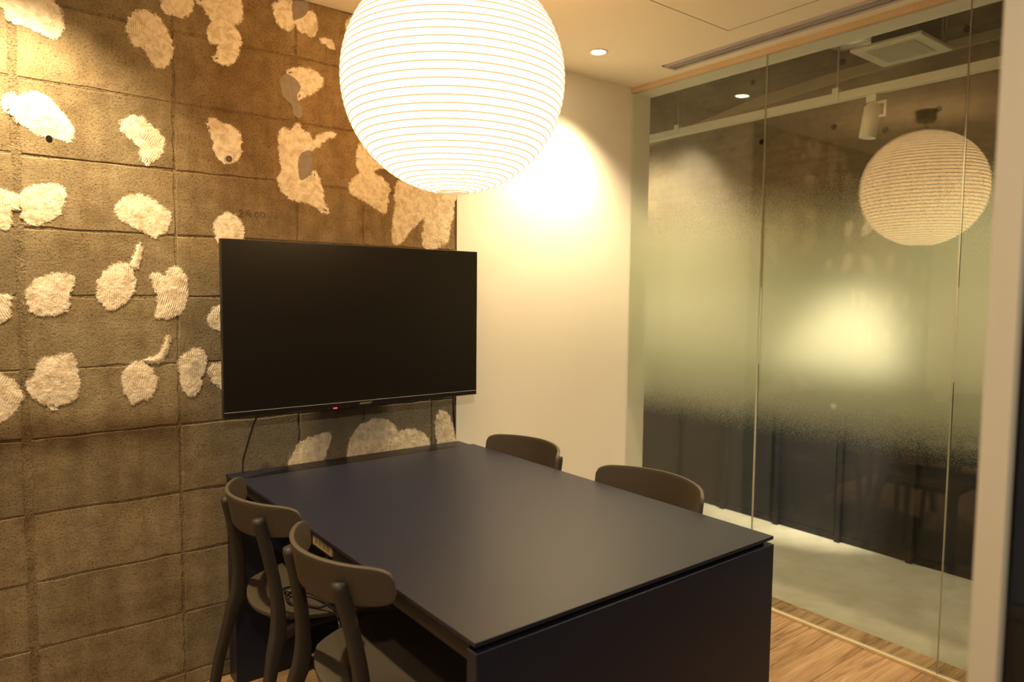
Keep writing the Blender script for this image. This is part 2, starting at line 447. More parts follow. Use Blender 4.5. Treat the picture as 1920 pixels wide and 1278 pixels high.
# ------------------------------------------------------------------ setting: floor
floor_bm = B(-0.95, XG + 0.134, -3.4, 0.0, -0.06, -0.012)
floor_o = struct(obj('floor', floor_bm, M['dark_gap']), 'oak plank floor of the meeting room', 'floor')
PW, PL = 0.2108, 1.82
plank_me = None
for r_ in range(13):
    y1 = -r_ * PW; y0 = y1 - PW + 0.0015
    xs = -0.95 - (r_ * 0.88 % PL)
    while xs < XG + 0.134:
        a, b = max(xs, -0.95), min(xs + PL - 0.0015, XG + 0.134)
        if b - a > 0.003:
            o = obj('plank', B(-(b - a) / 2, (b - a) / 2, -PW / 2 + 0.0008, PW / 2 - 0.0008, 0, 0.012), M['oak'], floor_o, loc=((a + b) / 2, (y0 + y1) / 2, -0.012))
        xs += PL
struct(obj('floor', B(XG + 0.134, XC, -4.2, 2.6, -0.06, -0.0005), M['corridor_floor']), 'pale grey concrete corridor floor beyond the glass', 'floor')

# ------------------------------------------------------------------ setting: block wall
WALL_END = 1.640
wall_b = struct(obj('wall_back', B(-0.95, WALL_END, 0.0019, 0.15, 0, HC), M['joint']), 'bare concrete block wall with pale adhesive dabs behind the screen', 'wall')
zj = [0.0, 0.055, 0.264, 0.471, 0.678, 0.905, 1.111, 1.329, 1.528, 1.737, 1.953, 2.179, HC]
xj = [-0.95, -0.70, -0.285, 0.128, 0.549, 0.955, 1.212, 1.515, 1.628]
jit = random.Random(3)
def block_mesh(w_, h_, rnd, back=0.03):
    bm = bmesh.new(); pts = []
    n = 7
    def edge(a, b):
        for k in range(n):
            q = k / n
            pts.append((a[0] + (b[0] - a[0]) * q, a[1] + (b[1] - a[1]) * q))
    c = [(-w_ / 2, -h_ / 2), (w_ / 2, -h_ / 2), (w_ / 2, h_ / 2), (-w_ / 2, h_ / 2)]
    for i in range(4): edge(c[i], c[(i + 1) % 4])
    dep = rnd.uniform(-0.0007, 0.0007)
    rim, front, bk = [], [], []
    for (x, z) in pts:
        jx, jz = rnd.uniform(-0.0028, 0.0028), rnd.uniform(-0.0028, 0.0028)
        s = 0.0015 + rnd.uniform(0, 0.002)
        fx = x - math.copysign(min(s, abs(x)), x) * (abs(abs(x) - w_ / 2) < 1e-6)
        fz = z - math.copysign(min(s, abs(z)), z) * (abs(abs(z) - h_ / 2) < 1e-6)
        front.append(bm.verts.new((fx + jx, dep, fz + jz)))
        rim.append(bm.verts.new((x + jx, dep + 0.0022, z + jz)))
        bk.append(bm.verts.new((x + jx, back, z + jz)))
    N = len(pts)
    for k in range(N):
        k2 = (k + 1) % N
        bm.faces.new((front[k], front[k2], rim[k2], rim[k]))
        bm.faces.new((rim[k], rim[k2], bk[k2], bk[k]))
    bm.faces.new(front)
    return bm
for i in range(len(zj) - 1):
    for j in range(len(xj) - 1):
        z0, z1, x0, x1 = zj[i], zj[i + 1], xj[j], xj[j + 1]
        if (i, j) in ():
            continue
        g = 0.0032
        if j == 7 and x1 - x0 < 0.2: pass
        gl = 0.010 if abs(x0 - 0.128) < 1e-3 else g          # one wide rough joint
        gr = 0.010 if abs(x1 - 0.128) < 1e-3 else g
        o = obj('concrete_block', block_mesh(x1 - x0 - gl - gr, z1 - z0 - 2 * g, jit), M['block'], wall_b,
                loc=((x0 + gl + x1 - gr) / 2, 0, (z0 + z1) / 2))

PATCHES=[
 ("m",[(0.069,2.17),(0.119,2.236),(0.211,2.247),(0.227,2.191),(0.244,2.165),(0.249,2.121),(0.242,2.099),(0.228,2.083),(0.202,2.09),(0.173,2.103),(0.135,2.106),(0.119,2.122),(0.108,2.141)]),
 ("m",[(0.435,2.191),(0.466,2.219),(0.496,2.213),(0.521,2.195),(0.533,2.17),(0.546,2.129),(0.539,2.083),(0.513,2.056),(0.497,2.061),(0.483,2.088),(0.463,2.111),(0.443,2.112),(0.427,2.138),(0.421,2.161)]),
 ("m",[(0.526,2.268),(0.534,2.324),(0.603,2.337),(0.611,2.289),(0.606,2.254),(0.579,2.23),(0.553,2.233),(0.529,2.235)]),
 ("m",[(0.629,2.294),(0.65,2.276),(0.672,2.242),(0.686,2.234),(0.666,2.218),(0.659,2.193),(0.668,2.17),(0.693,2.167),(0.69,2.137),(0.678,2.117),(0.709,2.107),(0.738,2.121),(0.756,2.163),(0.762,2.193),(0.751,2.226),(0.737,2.237),(0.761,2.263),(0.77,2.295),(0.764,2.322),(0.762,2.363),(0.679,2.352)]),
 ("m",[(0.876,2.333),(0.891,2.352),(0.923,2.369),(0.942,2.367),(0.945,2.319),(0.941,2.273),(0.915,2.273),(0.891,2.288)]),
 ("g",[(0.945,2.367),(1.0,2.379),(0.997,2.338),(0.967,2.313),(0.946,2.308)]),
 ("m",[(0.954,2.308),(0.98,2.328),(1.01,2.351),(1.029,2.328),(1.032,2.291),(1.019,2.269),(0.993,2.275),(0.967,2.279)]),
 ("m",[(1.046,2.262),(1.086,2.265),(1.097,2.243),(1.066,2.249)]),
 ("m",[(0.926,2.123),(0.978,2.145),(1.018,2.144),(1.052,2.116),(1.031,2.083),(0.99,2.051),(0.964,2.034),(0.958,2.045),(0.971,2.079),(0.952,2.106)]),
 ("g",[(0.897,2.09),(0.92,2.113),(0.952,2.103),(0.971,2.079),(0.957,2.039),(0.977,1.999),(0.97,1.972),(0.944,1.975),(0.938,2.011),(0.906,2.036)]),
 ("m",[(0.108,1.886),(0.121,1.903),(0.142,1.899),(0.176,1.917),(0.206,1.903),(0.236,1.877),(0.257,1.844),(0.268,1.82),(0.262,1.796),(0.233,1.799),(0.198,1.802),(0.173,1.808),(0.144,1.827),(0.119,1.848),(0.105,1.856)]),
 ("m",[(0.403,1.867),(0.428,1.887),(0.453,1.888),(0.478,1.867),(0.508,1.844),(0.515,1.817),(0.504,1.782),(0.48,1.762),(0.467,1.749),(0.455,1.764),(0.451,1.791),(0.441,1.812),(0.417,1.831),(0.4,1.847)]),
 ("m",[(0.659,1.906),(0.683,1.917),(0.705,1.904),(0.734,1.9),(0.754,1.873),(0.757,1.832),(0.747,1.804),(0.721,1.785),(0.692,1.788),(0.678,1.815),(0.668,1.861)]),
 ("m",[(0.898,1.912),(0.937,1.921),(0.956,1.945),(0.976,1.929),(1.002,1.908),(1.005,1.87),(0.975,1.848),(0.961,1.802),(0.967,1.752),(1.001,1.768),(1.021,1.783),(1.034,1.759),(1.048,1.715),(1.051,1.683),(1.068,1.646),(1.04,1.65),(1.0,1.672),(0.94,1.68),(0.908,1.702),(0.887,1.743),(0.903,1.783),(0.894,1.837)]),
 ("g",[(0.958,1.833),(1.002,1.86),(1.011,1.808),(1.001,1.771),(0.967,1.749),(0.958,1.782)]),
 ("m",[(1.005,1.87),(1.043,1.92),(1.098,1.931),(1.056,1.903),(1.022,1.873)]),
 ("m",[(0.142,1.624),(0.163,1.644),(0.198,1.654),(0.229,1.653),(0.242,1.634),(0.235,1.602),(0.213,1.563),(0.178,1.542),(0.152,1.543),(0.14,1.568),(0.139,1.599)]),
 ("m",[(0.063,1.622),(0.088,1.629),(0.112,1.621),(0.137,1.614),(0.138,1.578),(0.111,1.581),(0.105,1.53),(0.084,1.523),(0.061,1.562)]),
 ("m",[(0.379,1.597),(0.392,1.626),(0.437,1.646),(0.478,1.636),(0.503,1.618),(0.529,1.598),(0.523,1.552),(0.504,1.534),(0.485,1.521),(0.45,1.541),(0.41,1.561),(0.386,1.581)]),
 ("m",[(0.676,1.585),(0.718,1.609),(0.753,1.585),(0.759,1.537),(0.722,1.492),(0.679,1.523)]),
 ("m",[(0.142,1.334),(0.156,1.363),(0.187,1.385),(0.219,1.391),(0.255,1.389),(0.254,1.362),(0.244,1.335),(0.241,1.297),(0.22,1.281),(0.171,1.276),(0.149,1.297)]),
 ("m",[(0.322,1.347),(0.33,1.38),(0.356,1.414),(0.386,1.431),(0.41,1.421),(0.422,1.387),(0.416,1.342),(0.393,1.313),(0.367,1.294),(0.343,1.3),(0.327,1.324)]),
 ("m",[(0.418,1.421),(0.429,1.461),(0.438,1.49),(0.445,1.49),(0.439,1.456),(0.432,1.426)]),
 ("m",[(0.476,1.394),(0.492,1.406),(0.511,1.392),(0.53,1.419),(0.551,1.422),(0.573,1.39),(0.575,1.349),(0.571,1.314),(0.554,1.278),(0.5,1.261),(0.484,1.273),(0.493,1.302),(0.486,1.348)]),
 ("m",[(0.643,1.259),(0.684,1.302),(0.719,1.283),(0.713,1.221),(0.66,1.229)]),
 ("m",[(0.053,1.323),(0.078,1.33),(0.099,1.326),(0.093,1.272),(0.076,1.256),(0.056,1.277)]),
 ("m",[(0.138,1.076),(0.157,1.096),(0.171,1.138),(0.203,1.147),(0.248,1.145),(0.257,1.1),(0.262,1.056),(0.25,1.018),(0.217,1.01),(0.194,0.99),(0.183,1.008),(0.154,1.026),(0.14,1.049)]),
 ("m",[(0.046,1.092),(0.087,1.09),(0.108,1.062),(0.12,1.034),(0.106,1.004),(0.075,0.975),(0.041,0.968)]),
 ("m",[(0.387,1.081),(0.403,1.109),(0.439,1.118),(0.469,1.087),(0.477,1.052),(0.462,1.012),(0.436,1.003),(0.41,0.993),(0.396,1.017),(0.386,1.047)]),
 ("m",[(0.444,1.125),(0.492,1.139),(0.515,1.197),(0.521,1.191),(0.502,1.124),(0.475,1.119)]),
 ("m",[(0.551,1.118),(0.584,1.147),(0.624,1.145),(0.629,1.096),(0.611,1.055),(0.613,1.024),(0.582,1.002),(0.56,1.034),(0.555,1.076)]),
 ("m",[(0.643,1.083),(0.669,1.1),(0.704,1.092),(0.715,1.01),(0.662,1.039)]),
 ("m",[(0.91,0.716),(0.95,0.784),(0.991,0.805),(1.066,0.815),(1.059,0.764),(1.032,0.707),(0.949,0.675)]),
 ("m",[(1.146,0.749),(1.173,0.809),(1.22,0.84),(1.291,0.847),(1.34,0.812),(1.357,0.781),(1.324,0.747),(1.307,0.69),(1.165,0.702)]),
 ("m",[(1.332,0.754),(1.365,0.787),(1.424,0.788),(1.476,0.767),(1.503,0.725),(1.485,0.673),(1.348,0.691)]),
 ("m",[(1.543,0.837),(1.593,0.84),(1.625,0.757),(1.63,0.677),(1.557,0.687)]),
 ("m",[(1.192,1.89),(1.214,1.913),(1.254,1.891),(1.306,1.865),(1.294,1.837),(1.253,1.822),(1.242,1.807),(1.199,1.812),(1.188,1.844)]),
 ("m",[(1.159,1.749),(1.188,1.791),(1.239,1.813),(1.283,1.795),(1.321,1.759),(1.313,1.71),(1.305,1.662),(1.26,1.679),(1.216,1.702),(1.166,1.724)]),
 ("m",[(1.36,1.776),(1.456,1.796),(1.622,1.787),(1.62,1.714),(1.607,1.636),(1.584,1.558),(1.494,1.534),(1.476,1.574),(1.486,1.66),(1.419,1.603),(1.359,1.54),(1.336,1.576),(1.352,1.682)]),
 ("m",[(1.15,2.346),(1.188,2.371),(1.203,2.328),(1.16,2.302)]),
]

# more dabs further left along the wall, outside the frame, mirrored in the glass
for zc in (2.12, 1.85, 1.58, 1.32, 1.06):
    for xc in (-0.78, -0.50, -0.22):
        n_ = 11; rr = RND.uniform(0.05, 0.07); xo, zo = xc + RND.uniform(-0.04, 0.04), zc + RND.uniform(-0.03, 0.03)
        PATCHES.append(('m', [(xo + rr * RND.uniform(0.75, 1.25) * cos(2 * pi * k / n_), zo + rr * RND.uniform(0.8, 1.3) * sin(2 * pi * k / n_)) for k in range(n_)]))

def smooth_poly(pts, n=5):
    N = len(pts); out = []
    for i in range(N):
        p0, p1, p2, p3 = [Vector((pts[(i + d) % N][0], 0, pts[(i + d) % N][1])) for d in (-1, 0, 1, 2)]
        for k in range(n):
            t = k / n
            v = 0.5 * ((2 * p1) + (-p0 + p2) * t + (2 * p0 - 5 * p1 + 4 * p2 - p3) * t * t + (-p0 + 3 * p1 - 3 * p2 + p3) * t ** 3)
            out.append((v.x, v.z))
    return out
def patch_mesh(pts, h, fuzz, seed):
    P = [Vector((x, z)) for x, z in smooth_poly(pts)]
    per = sum((P[i] - P[i - 1]).length for i in range(len(P)))
    area = sum(P[i].x * P[(i + 1) % len(P)].y - P[(i + 1) % len(P)].x * P[i].y for i in range(len(P)))
    if area < 0: P.reverse()
    inn = min(0.010, 0.22 * abs(area) / per)
    cx = sum(p.x for p in P) / len(P); cz = sum(p.y for p in P) / len(P)
    N = len(P); nor = []
    for i in range(N):
        d = (P[(i + 1) % N] - P[i - 1]); d = d.normalized() if d.length > 0 else Vector((1, 0))
        nor.append(Vector((d.y, -d.x)))
    for i in range(N):
        q = mnoise.noise(Vector((P[i].x * 55, seed * 3.1, P[i].y * 55)))
        P[i] = P[i] + nor[i] * q * 0.004
    bm = bmesh.new(); lay = bm.verts.layers.float.new('edge')
    def ring(off, y, e):
        out = []
        for i in range(N):
            q = P[i] + nor[i] * off
            v = bm.verts.new((q.x - cx, y, q.y - cz)); v[lay] = e; out.append(v)
        return out
    R0 = ring(fuzz, -0.0012, 0.0); R1 = ring(0, -0.0018, 0.62); R2 = ring(-inn, -0.0020 - h, 1.3)
    for a, b in ((R0, R1), (R1, R2)):
        for i in range(N):
            bm.faces.new((a[i], a[(i + 1) % N], b[(i + 1) % N], b[i]))
    es = [bm.edges.get((R2[i], R2[(i + 1) % N])) for i in range(N)]
    bmesh.ops.triangle_fill(bm, edges=[e for e in es if e], use_beauty=True)
    for f in bm.faces: f.smooth = True
    return bm, (cx, 0, cz)
for i, (k, pts) in enumerate(PATCHES):
    bm, c = patch_mesh(pts, 0.0009 if k == 'm' else 0.0008, 0.020 if k == 'm' else 0.002, i)
    o = obj('adhesive_patch' if k == 'm' else 'grey_putty_patch', bm, M['patch' if k == 'm' else 'putty'], wall_b, loc=c)
    if k == 'g': o['label'] = 'smooth grey filler smear'
# drilled hole, plug, lump and a pencilled number on the blocks
bm = bmesh.new(); lathe(bm, [(0.0085, 0), (0.008, 0.0006), (0.0005, 0.0008)], 16, cap=True)
o = obj('drilled_hole', bm, M['dark_gap'], wall_b, loc=(0.209, -0.0026, 1.792)); o.rotation_euler = (pi / 2, 0, 0)
bm = torus(bmesh.new(), 0.0075, 0.003, 0, 20, 6); lathe(bm, [(0.003, -0.002), (0.003, 0.004)], 10, cap=True)
o = obj('wall_plug', bm, M['gap_line'], wall_b, loc=(0.717, -0.011, 1.794)); o.rotation_euler = (pi / 2, 0, 0)
bm = bmesh.new(); bmesh.ops.create_icosphere(bm, subdivisions=2, radius=0.008)
for v in bm.verts: v.co.y *= 0.4; v.co.z *= 0.6
obj('adhesive_lump', bm, M['patch'], wall_b, True, loc=(0.44, -0.002, 1.242))
def stroke(bm, pts, r=0.0011):
    sweep(bm, spline([(x, -0.0016, z) for x, z in pts], 6), (r * 0.6, r * 0.6), 5)
bm = bmesh.new()
stroke(bm, [(0.748, 1.622), (0.754, 1.628), (0.760, 1.622), (0.752, 1.611), (0.748, 1.605), (0.764, 1.606)])
stroke(bm, [(0.782, 1.630), (0.774, 1.616), (0.790, 1.615)]); stroke(bm, [(0.787, 1.624), (0.787, 1.604)])
for xx in (0.808, 0.829):
    stroke(bm, [(xx, 1.625), (xx - 0.006, 1.618), (xx - 0.002, 1.608), (xx + 0.006, 1.611), (xx + 0.006, 1.621), (xx, 1.625)])
obj('pencilled_number', bm, M['pencil'], wall_b)

# white return of the same wall, up to the glass
struct(obj('wall_back', B(WALL_END, XG + 0.134, -0.002, 0.15, 0, HC), M['white_wall']), 'plain cream-white wall between block wall and glass', 'wall')
bm = bmesh.new()
for a, b in zip(spline([(1.634, 0.002, 1.02), (1.626, 0.001, 0.9), (1.632, 0.001, 0.8), (1.637, 0.001, 0.69)], 6), spline([(1.634, 0.002, 1.02), (1.626, 0.001, 0.9), (1.632, 0.001, 0.8), (1.637, 0.001, 0.69)], 6)[1:]):
    sweep(bm, [a, b], (0.0022, 0.0022), 5)
obj('edge_crack', bm, M['dark_gap'], wall_b)

struct(obj('wall_left', B(-1.05, -0.95, -2.26, 0.15, 0, HC), M['white_wall']), 'plain white side wall left of the block wall', 'wall')
# front partition with the doorway the view looks through
FY0, FY1 = -2.2445, -2.2195
wf = struct(obj('wall_front', B(0.87, XG - 0.013, FY0 + 0.002, FY1, 0, HC - 0.0005), M['navy_board']), 'front partition with navy outer face beside the doorway', 'wall')
obj('door_jamb', B(0.852, 0.8695, FY0 - 0.001, FY1 + 0.001, 0, HC, bevel=0.001), M['cream_frame'], wf)['label'] = 'narrow cream door jamb'
dr = empty('door_1', (0.905, FY0 - 0.004, 0)); struct(dr, 'navy door leaf standing open beside the cream jamb', 'door')
obj('upper_board', B(-0.036, -0.002, -0.86, 0, 1.028, 2.30, bevel=0.001), M['navy_board'], dr)
obj('lower_board', B(-0.036, -0.002, -0.86, 0, 0.01, 1.012, bevel=0.001), M['dark_brown_board'], dr)['label'] = 'dark brown lower half'
obj('mid_rail', B(-0.039, -0.001, -0.86, 0, 1.0125, 1.0275, bevel=0.001), M['apron'], dr)
struct(obj('wall_front', B(-0.95, -0.62, -2.262, -2.238, 0, HC), M['white_wall']), 'short front partition on the other side of the doorway', 'wall')

# ------------------------------------------------------------------ ceiling
ceil_o = struct(obj('ceiling', B(-0.95, XG + 0.134, -2.262, 0.15, HC, HC + 0.1), M['ceiling']), 'cream painted ceiling of the meeting room', 'ceiling')
bm = bmesh.new(); AX0, AX1, AY0, AY1 = 1.79, 2.392, -1.380, -0.776
gw = 0.0035
for a in ((AX0, AX1, AY1 - gw, AY1), (AX0, AX1, AY0, AY0 + gw), (AX0, AX0 + gw, AY0, AY1), (AX1 - gw, AX1, AY0, AY1)):
    box(bm, a[0], a[1], a[2], a[3], HC - 0.0012, HC + 0.001)
ah = empty('access_hatch', (0, 0, 0))
tag(ah, 'square flush access hatch in the cream ceiling', 'hatch')
bm2 = B(AX0 + gw, AX1 - gw, AY0 + gw, AY1 - gw, HC - 0.001, HC + 0.001)
obj('hatch_panel', bm2, M['ceiling'], ah); obj('hatch_frame', bm, M['gap_line'], ah)

# slot air diffuser near the glass
sd = empty('slot_diffuser', (2.565, -1.0, HC)); tag(sd, 'long two-slot aluminium air diffuser in the ceiling beside the glass', 'vent')
SX0, SX1, SY0, SY1 = 2.522 - 2.565, 2.612 - 2.565, -1.95 + 1.0, -0.335 + 1.0
def sbox(name, x0, x1, y0, y1, z0, z1, m, label=None):
    o = obj(name, B(x0, x1, y0, y1, z0, z1), m, sd)
    if label: o['label'] = label
sbox('slot_cavity', SX0 + 0.006, SX1 - 0.006, SY0 + 0.006, SY1 - 0.006, -0.0015, 0.001, M['dark_gap'], 'dark opening')
sbox('frame_side', SX0, SX0 + 0.019, SY0, SY1, -0.006, 0, M['alu']); sbox('frame_side', SX1 - 0.019, SX1, SY0, SY1, -0.006, 0, M['alu'])
sbox('frame_end', SX0, SX1, SY1 - 0.016, SY1, -0.0065, 0, M['alu']); sbox('frame_end', SX0, SX1, SY0, SY0 + 0.016, -0.0065, 0, M['alu'])
for xx in (-0.012, 0.006):
    sbox('blade', xx, xx + 0.006, SY0 + 0.01, SY1 - 0.01, -0.006, 0, M['alu'])

# downlights (lamps set at the top)
for n_, (x, y) in enumerate(DOWN):
    dl = empty('downlight', (x, y, HC))
    tag(dl, ['round recessed downlight with white ring above the plain white wall', 'round recessed downlight above the block wall, left of the view'][n_], 'ceiling light', 'recessed downlights')
    bm = bmesh.new(); lathe(bm, [(0.030, -0.001), (0.032, -0.004), (0.040, -0.004), (0.042, 0.0)], 40)
    obj('trim_ring', bm, M['white_plastic'], dl, True)
    bm = bmesh.new(); lathe(bm, [(0.0305, 0.001), (0.0302, -0.0012), (0.001, -0.0014)], 40)
    obj('diffuser', bm, M['lamp'], dl)['label'] = 'glowing lamp disc'

# ------------------------------------------------------------------ glass partition
HG = 2.3625
win = empty('window_1', (XG, 0, 0)); struct(win, 'frameless glass partition with frosted gradient band facing the corridor', 'window')
def pane(y1, y0):
    bm = B(-0.005, 0.005, y0 + 0.0012, y1 - 0.0012, 0.012, HG - 0.001)
    o = obj('glass_pane', bm, None, win, mats=[M['glass'], M['glass_edge']])
    for p in o.data.polygons:
        if abs(p.normal.y) > 0.9 or abs(p.normal.z) > 0.9: p.material_index = 1
    fb = B(0.0054, 0.0062, y0 + 0.004, y1 - 0.004, 0.70, 1.88)
    obj('frosted_film', fb, M['film'], o)['label'] = 'frosted film fading at top and bottom'
for a, b in ((0, -0.7596), (-0.7596, -1.5206), (-1.5206, -2.218)): pane(a, b)
obj('bottom_channel', B(-0.010, 0.010, -2.218, -0.002, 0.0, 0.013, bevel=0.002), M['metal'], win)['label'] = 'polished metal floor channel'
obj('top_trim', B(-0.012, 0.012, -2.218, -0.002, HG - 0.002, HC - 0.0005), M['trim_wood'], win)['label'] = 'pale wooden head trim'
struct(obj('trim_1', B(XG + 0.014, XG + 0.134, -2.218, -0.0022, HG, HC + 0.4), M['white']), 'white lintel soffit above the glass partition', 'trim')

# ------------------------------------------------------------------ corridor beyond the glass
wr = struct(obj('wall_right', B(XC, XC + 0.12, -4.2, 2.6, 0, 2.78), M['raw']), 'raw concrete corridor wall above a dark panelled dado', 'wall')
DZ = 0.925
yb = [0.143 - 0.374 * k for k in range(-7, 12)]
for k in range(len(yb) - 1):
    obj('dark_panel', B(XC - 0.012, XC - 0.0005, yb[k + 1] + 0.002, yb[k] - 0.002, 0.03, DZ), M['dark_panel'], wr)
    yk = yb[k + 1] + 0.062
    obj('pale_tag', B(XC - 0.0155, XC - 0.0118, yk - 0.011, yk + 0.011, 0.737, 0.757, bevel=0.001), M['white_plastic'], wr)['label'] = 'small pale tag on dark panel'
for y in yb:
    obj('batten', B(XC - 0.045, XC - 0.0005, y - 0.014, y + 0.014, 0.0, DZ), M['batten'], wr)
obj('plinth', B(XC - 0.022, XC - 0.0005, -4.2, 2.6, 0.0, 0.03), M['batten'], wr)
obj('frost_bounce_board', B(XC - 0.010, XC - 0.0005, -4.2, 2.6, DZ + 0.017, 1.40), M['white_wall'], wr)  # pale surface added to brighten the view through the frosting
obj('dado_cap', B(XC - 0.05, XC - 0.0005, -4.2, 2.6, DZ + 0.001, DZ + 0.016), M['batten'], wr)
for y, z in ((-0.507, 2.617), (0.042, 2.631), (-0.474, 2.277), (-0.029, 2.268), (-1.108, 2.618), (-0.749, 2.212), (-0.75, 2.62), (-1.0, 2.27)):
    bm = bmesh.new(); lathe(bm, [(0.016, 0), (0.013, 0.002), (0.0005, 0.0022)], 14, cap=True)
    o = obj('tie_hole', bm, M['dark_gap'], wr, loc=(XC - 0.0005, y, z)); o.rotation_euler = (0, -pi / 2, 0)
bm = bmesh.new()  # upper scallop of the lamplight, shaped as a pale raised strip
ep = [(-4.0, 2.56, 0.05), (-1.03, 2.56, 0.05), (-0.53, 2.545, 0.062), (-0.04, 2.51, 0.066), (0.58, 2.425, 0.03), (1.6, 2.27, 0.012)]
prev = None
for y, z, hh in ep:
    q = [bm.verts.new((XC - d, y, z + s * hh / 2)) for d, s in ((0.0005, -1), (0.018, -0.8), (0.018, 0.8), (0.0005, 1))]
    if prev:
        for k in range(3): bm.faces.new((prev[k], prev[k + 1], q[k + 1], q[k]))
    prev = q
obj('scallop_band', bm, M['raw_scallop'], wr)['label'] = 'pale band painted as the lit scallop edge'
struct(obj('ceiling', B(XG + 0.134, XC + 0.12, -4.2, 2.6, 2.78, 2.9), M['raw']), 'dark bare concrete slab over the corridor', 'ceiling')
struct(obj('wall_right', B(XG + 0.014, XG + 0.134, 0.15, 2.6, 0, 2.78), M['white_wall']), 'white outer face of the room wall along the corridor', 'wall')
struct(obj('wall_end', B(XG + 0.134, XC, 2.6, 2.7, 0, 2.78), M['raw']), 'concrete end wall of the corridor', 'wall')

# lighting track with hangers
RX, RZ = 3.2, 2.249
tr_ = empty('lighting_track', (RX, 0, RZ)); tag(tr_, 'long white lighting track hung along the corridor ceiling', 'track')
obj('rail', B(-0.017, 0.017, -4.0, 2.4, 0.0, 0.032), M['white_plastic'], tr_)
obj('rail_slot', B(-0.006, 0.006, -4.0, 2.4, -0.001, 0.001), M['dark_gap'], tr_)['label'] = 'dark slot under the rail'
for sx_ in (-1, 1):
    obj('rail_lip', B(sx_ * 0.0115 - 0.0055, sx_ * 0.0115 + 0.0055, -4.0, 2.4, -0.006, 0.0005), M['white_plastic'], tr_)
for y in (0.116, -0.798, -1.72):
    bm = bmesh.new(); lathe(bm, [(0.004, 0.05), (0.004, 0.531)], 10, (0, y, 0), cap=True)
    obj('hanger_rod', bm, M['alu'], tr_)
    obj('hanger_clip', B(-0.021, 0.021, y - 0.016, y + 0.016, -0.002, 0.055, bevel=0.003), M['white_plastic'], tr_)
# spotlight on the track
sp = empty('track_spotlight', (RX, -0.96, RZ)); tag(sp, 'white cylindrical spotlight hanging from the corridor track', 'spotlight')
obj('adapter', B(-0.015, 0.015, -0.022, 0.022, -0.040, -0.0065, bevel=0.002), M['white_plastic'], sp)
bm = B(-0.005, 0.005, -0.062, 0.014, -0.052, -0.040); box(bm, -0.005, 0.005, -0.062, -0.052, -0.110, -0.052); box(bm, -0.005, 0.005, -0.053, -0.030, -0.110, -0.100)
obj('bracket', bm, M['white_plastic'], sp)
bm = bmesh.new(); lathe(bm, [(0.001, 0.072), (0.026, 0.072), (0.030, 0.066), (0.030, 0.060), (0.036, 0.058), (0.036, -0.074), (0.034, -0.076), (0.030, -0.070), (0.001, -0.06)], 36)
o = obj('lamp_head', bm, M['white_plastic'], sp, True, loc=(0.004, 0.006, -0.118)); o.rotation_euler = (radians(7), radians(4), 0)
for p in o.data.polygons: p.use_smooth = abs(p.normal.z) < 0.6
# ventilation grille box and duct
vb = empty('ventilation_unit', (3.205, -1.07, 2.40)); tag(vb, 'white rectangular ventilation grille hanging below the corridor slab', 'vent')
obj('face_panel', B(-0.155, 0.155, -0.145, 0.145, 0.0, 0.016, bevel=0.004), M['white_plastic'], vb)
for k in range(25):
    y = -0.098 + k * 0.0079
    obj('slat', B(-0.118, 0.096, y, y + 0.0045, -0.0035, 0.001), M['white_plastic'], vb)
obj('grille_recess', B(-0.122, 0.100, -0.102, 0.100, -0.0006, 0.0005), M['alu'], vb)
obj('housing', B(-0.10, 0.12, -0.11, 0.08, 0.016, 0.20), M['dark_panel'], vb)['label'] = 'dark fan housing'
for y in (-0.125, 0.10):
    bm = bmesh.new(); lathe(bm, [(0.004, 0.016), (0.004, 0.38)], 8, (0.12, y, 0), cap=True); obj('hanger_rod', bm, M['alu'], vb)
bm = bmesh.new(); prof = []
pts = spline([(0.0, 0.08, 0.11), (0.0, 0.20, 0.11), (0.06, 0.30, 0.14), (0.2, 0.40, 0.22)], 10)
sweep(bm, pts, [((0.048, 0.048) if i % 2 else (0.043, 0.043)) for i in range(len(pts))], 18)
obj('duct', bm, M['foil'], vb, True)['label'] = 'silver flexible duct'

# ------------------------------------------------------------------ table
tb = empty('meeting_table', (1.18, -0.75, 0)); tag(tb, 'large dark navy meeting table with closed front panel against the block wall', 'table')
def tbl(name, x0, x1, y0, y1, z0, z1, m, bev=0.0012, label=None):
    o = obj(name, B(x0 - 1.18, x1 - 1.18, y0 + 0.75, y1 + 0.75, z0, z1, bevel=bev), M[m], tb)
    if label: o['label'] = label
    return o
TX0, TX1, TY = 0.706, 1.6625, -1.4905
tbl('tabletop', TX0, TX1, TY, -0.098, 0.711, 0.72, 'navy', 0.001)
tbl('front_panel', TX0 + 0.003, TX1 + 0.0015, TY - 0.001, TY + 0.031, 0.0, 0.6985, 'navy', 0.0015)
tbl('cable_duct_lid', 0.687, 1.645, -0.096, -0.012, 0.711, 0.7195, 'navy', 0.001, 'narrow lid strip along the wall')
tbl('back_panel', 0.690, 1.645, -0.092, -0.012, 0.0, 0.7105, 'navy')
tbl('side_rail', TX0 + 0.012, TX0 + 0.030, TY + 0.034, -0.094, 0.668, 0.7105, 'apron', 0.001, 'brown side rail')
tbl('side_rail', TX1 - 0.030, TX1 - 0.012, TY + 0.034, -0.094, 0.668, 0.7105, 'apron', 0.001, 'brown side rail')
tbl('top_spacer', TX0 + 0.03, TX1 - 0.03, TY + 0.010, TY + 0.026, 0.6985, 0.7105, 'dark_gap', 0.0)
os_ = tbl('outlet_strip', TX0 + 0.006, TX0 + 0.0125, -0.842, -0.722, 0.678, 0.7025, 'tan_plate', 0.001, 'pale brown power outlet strip')
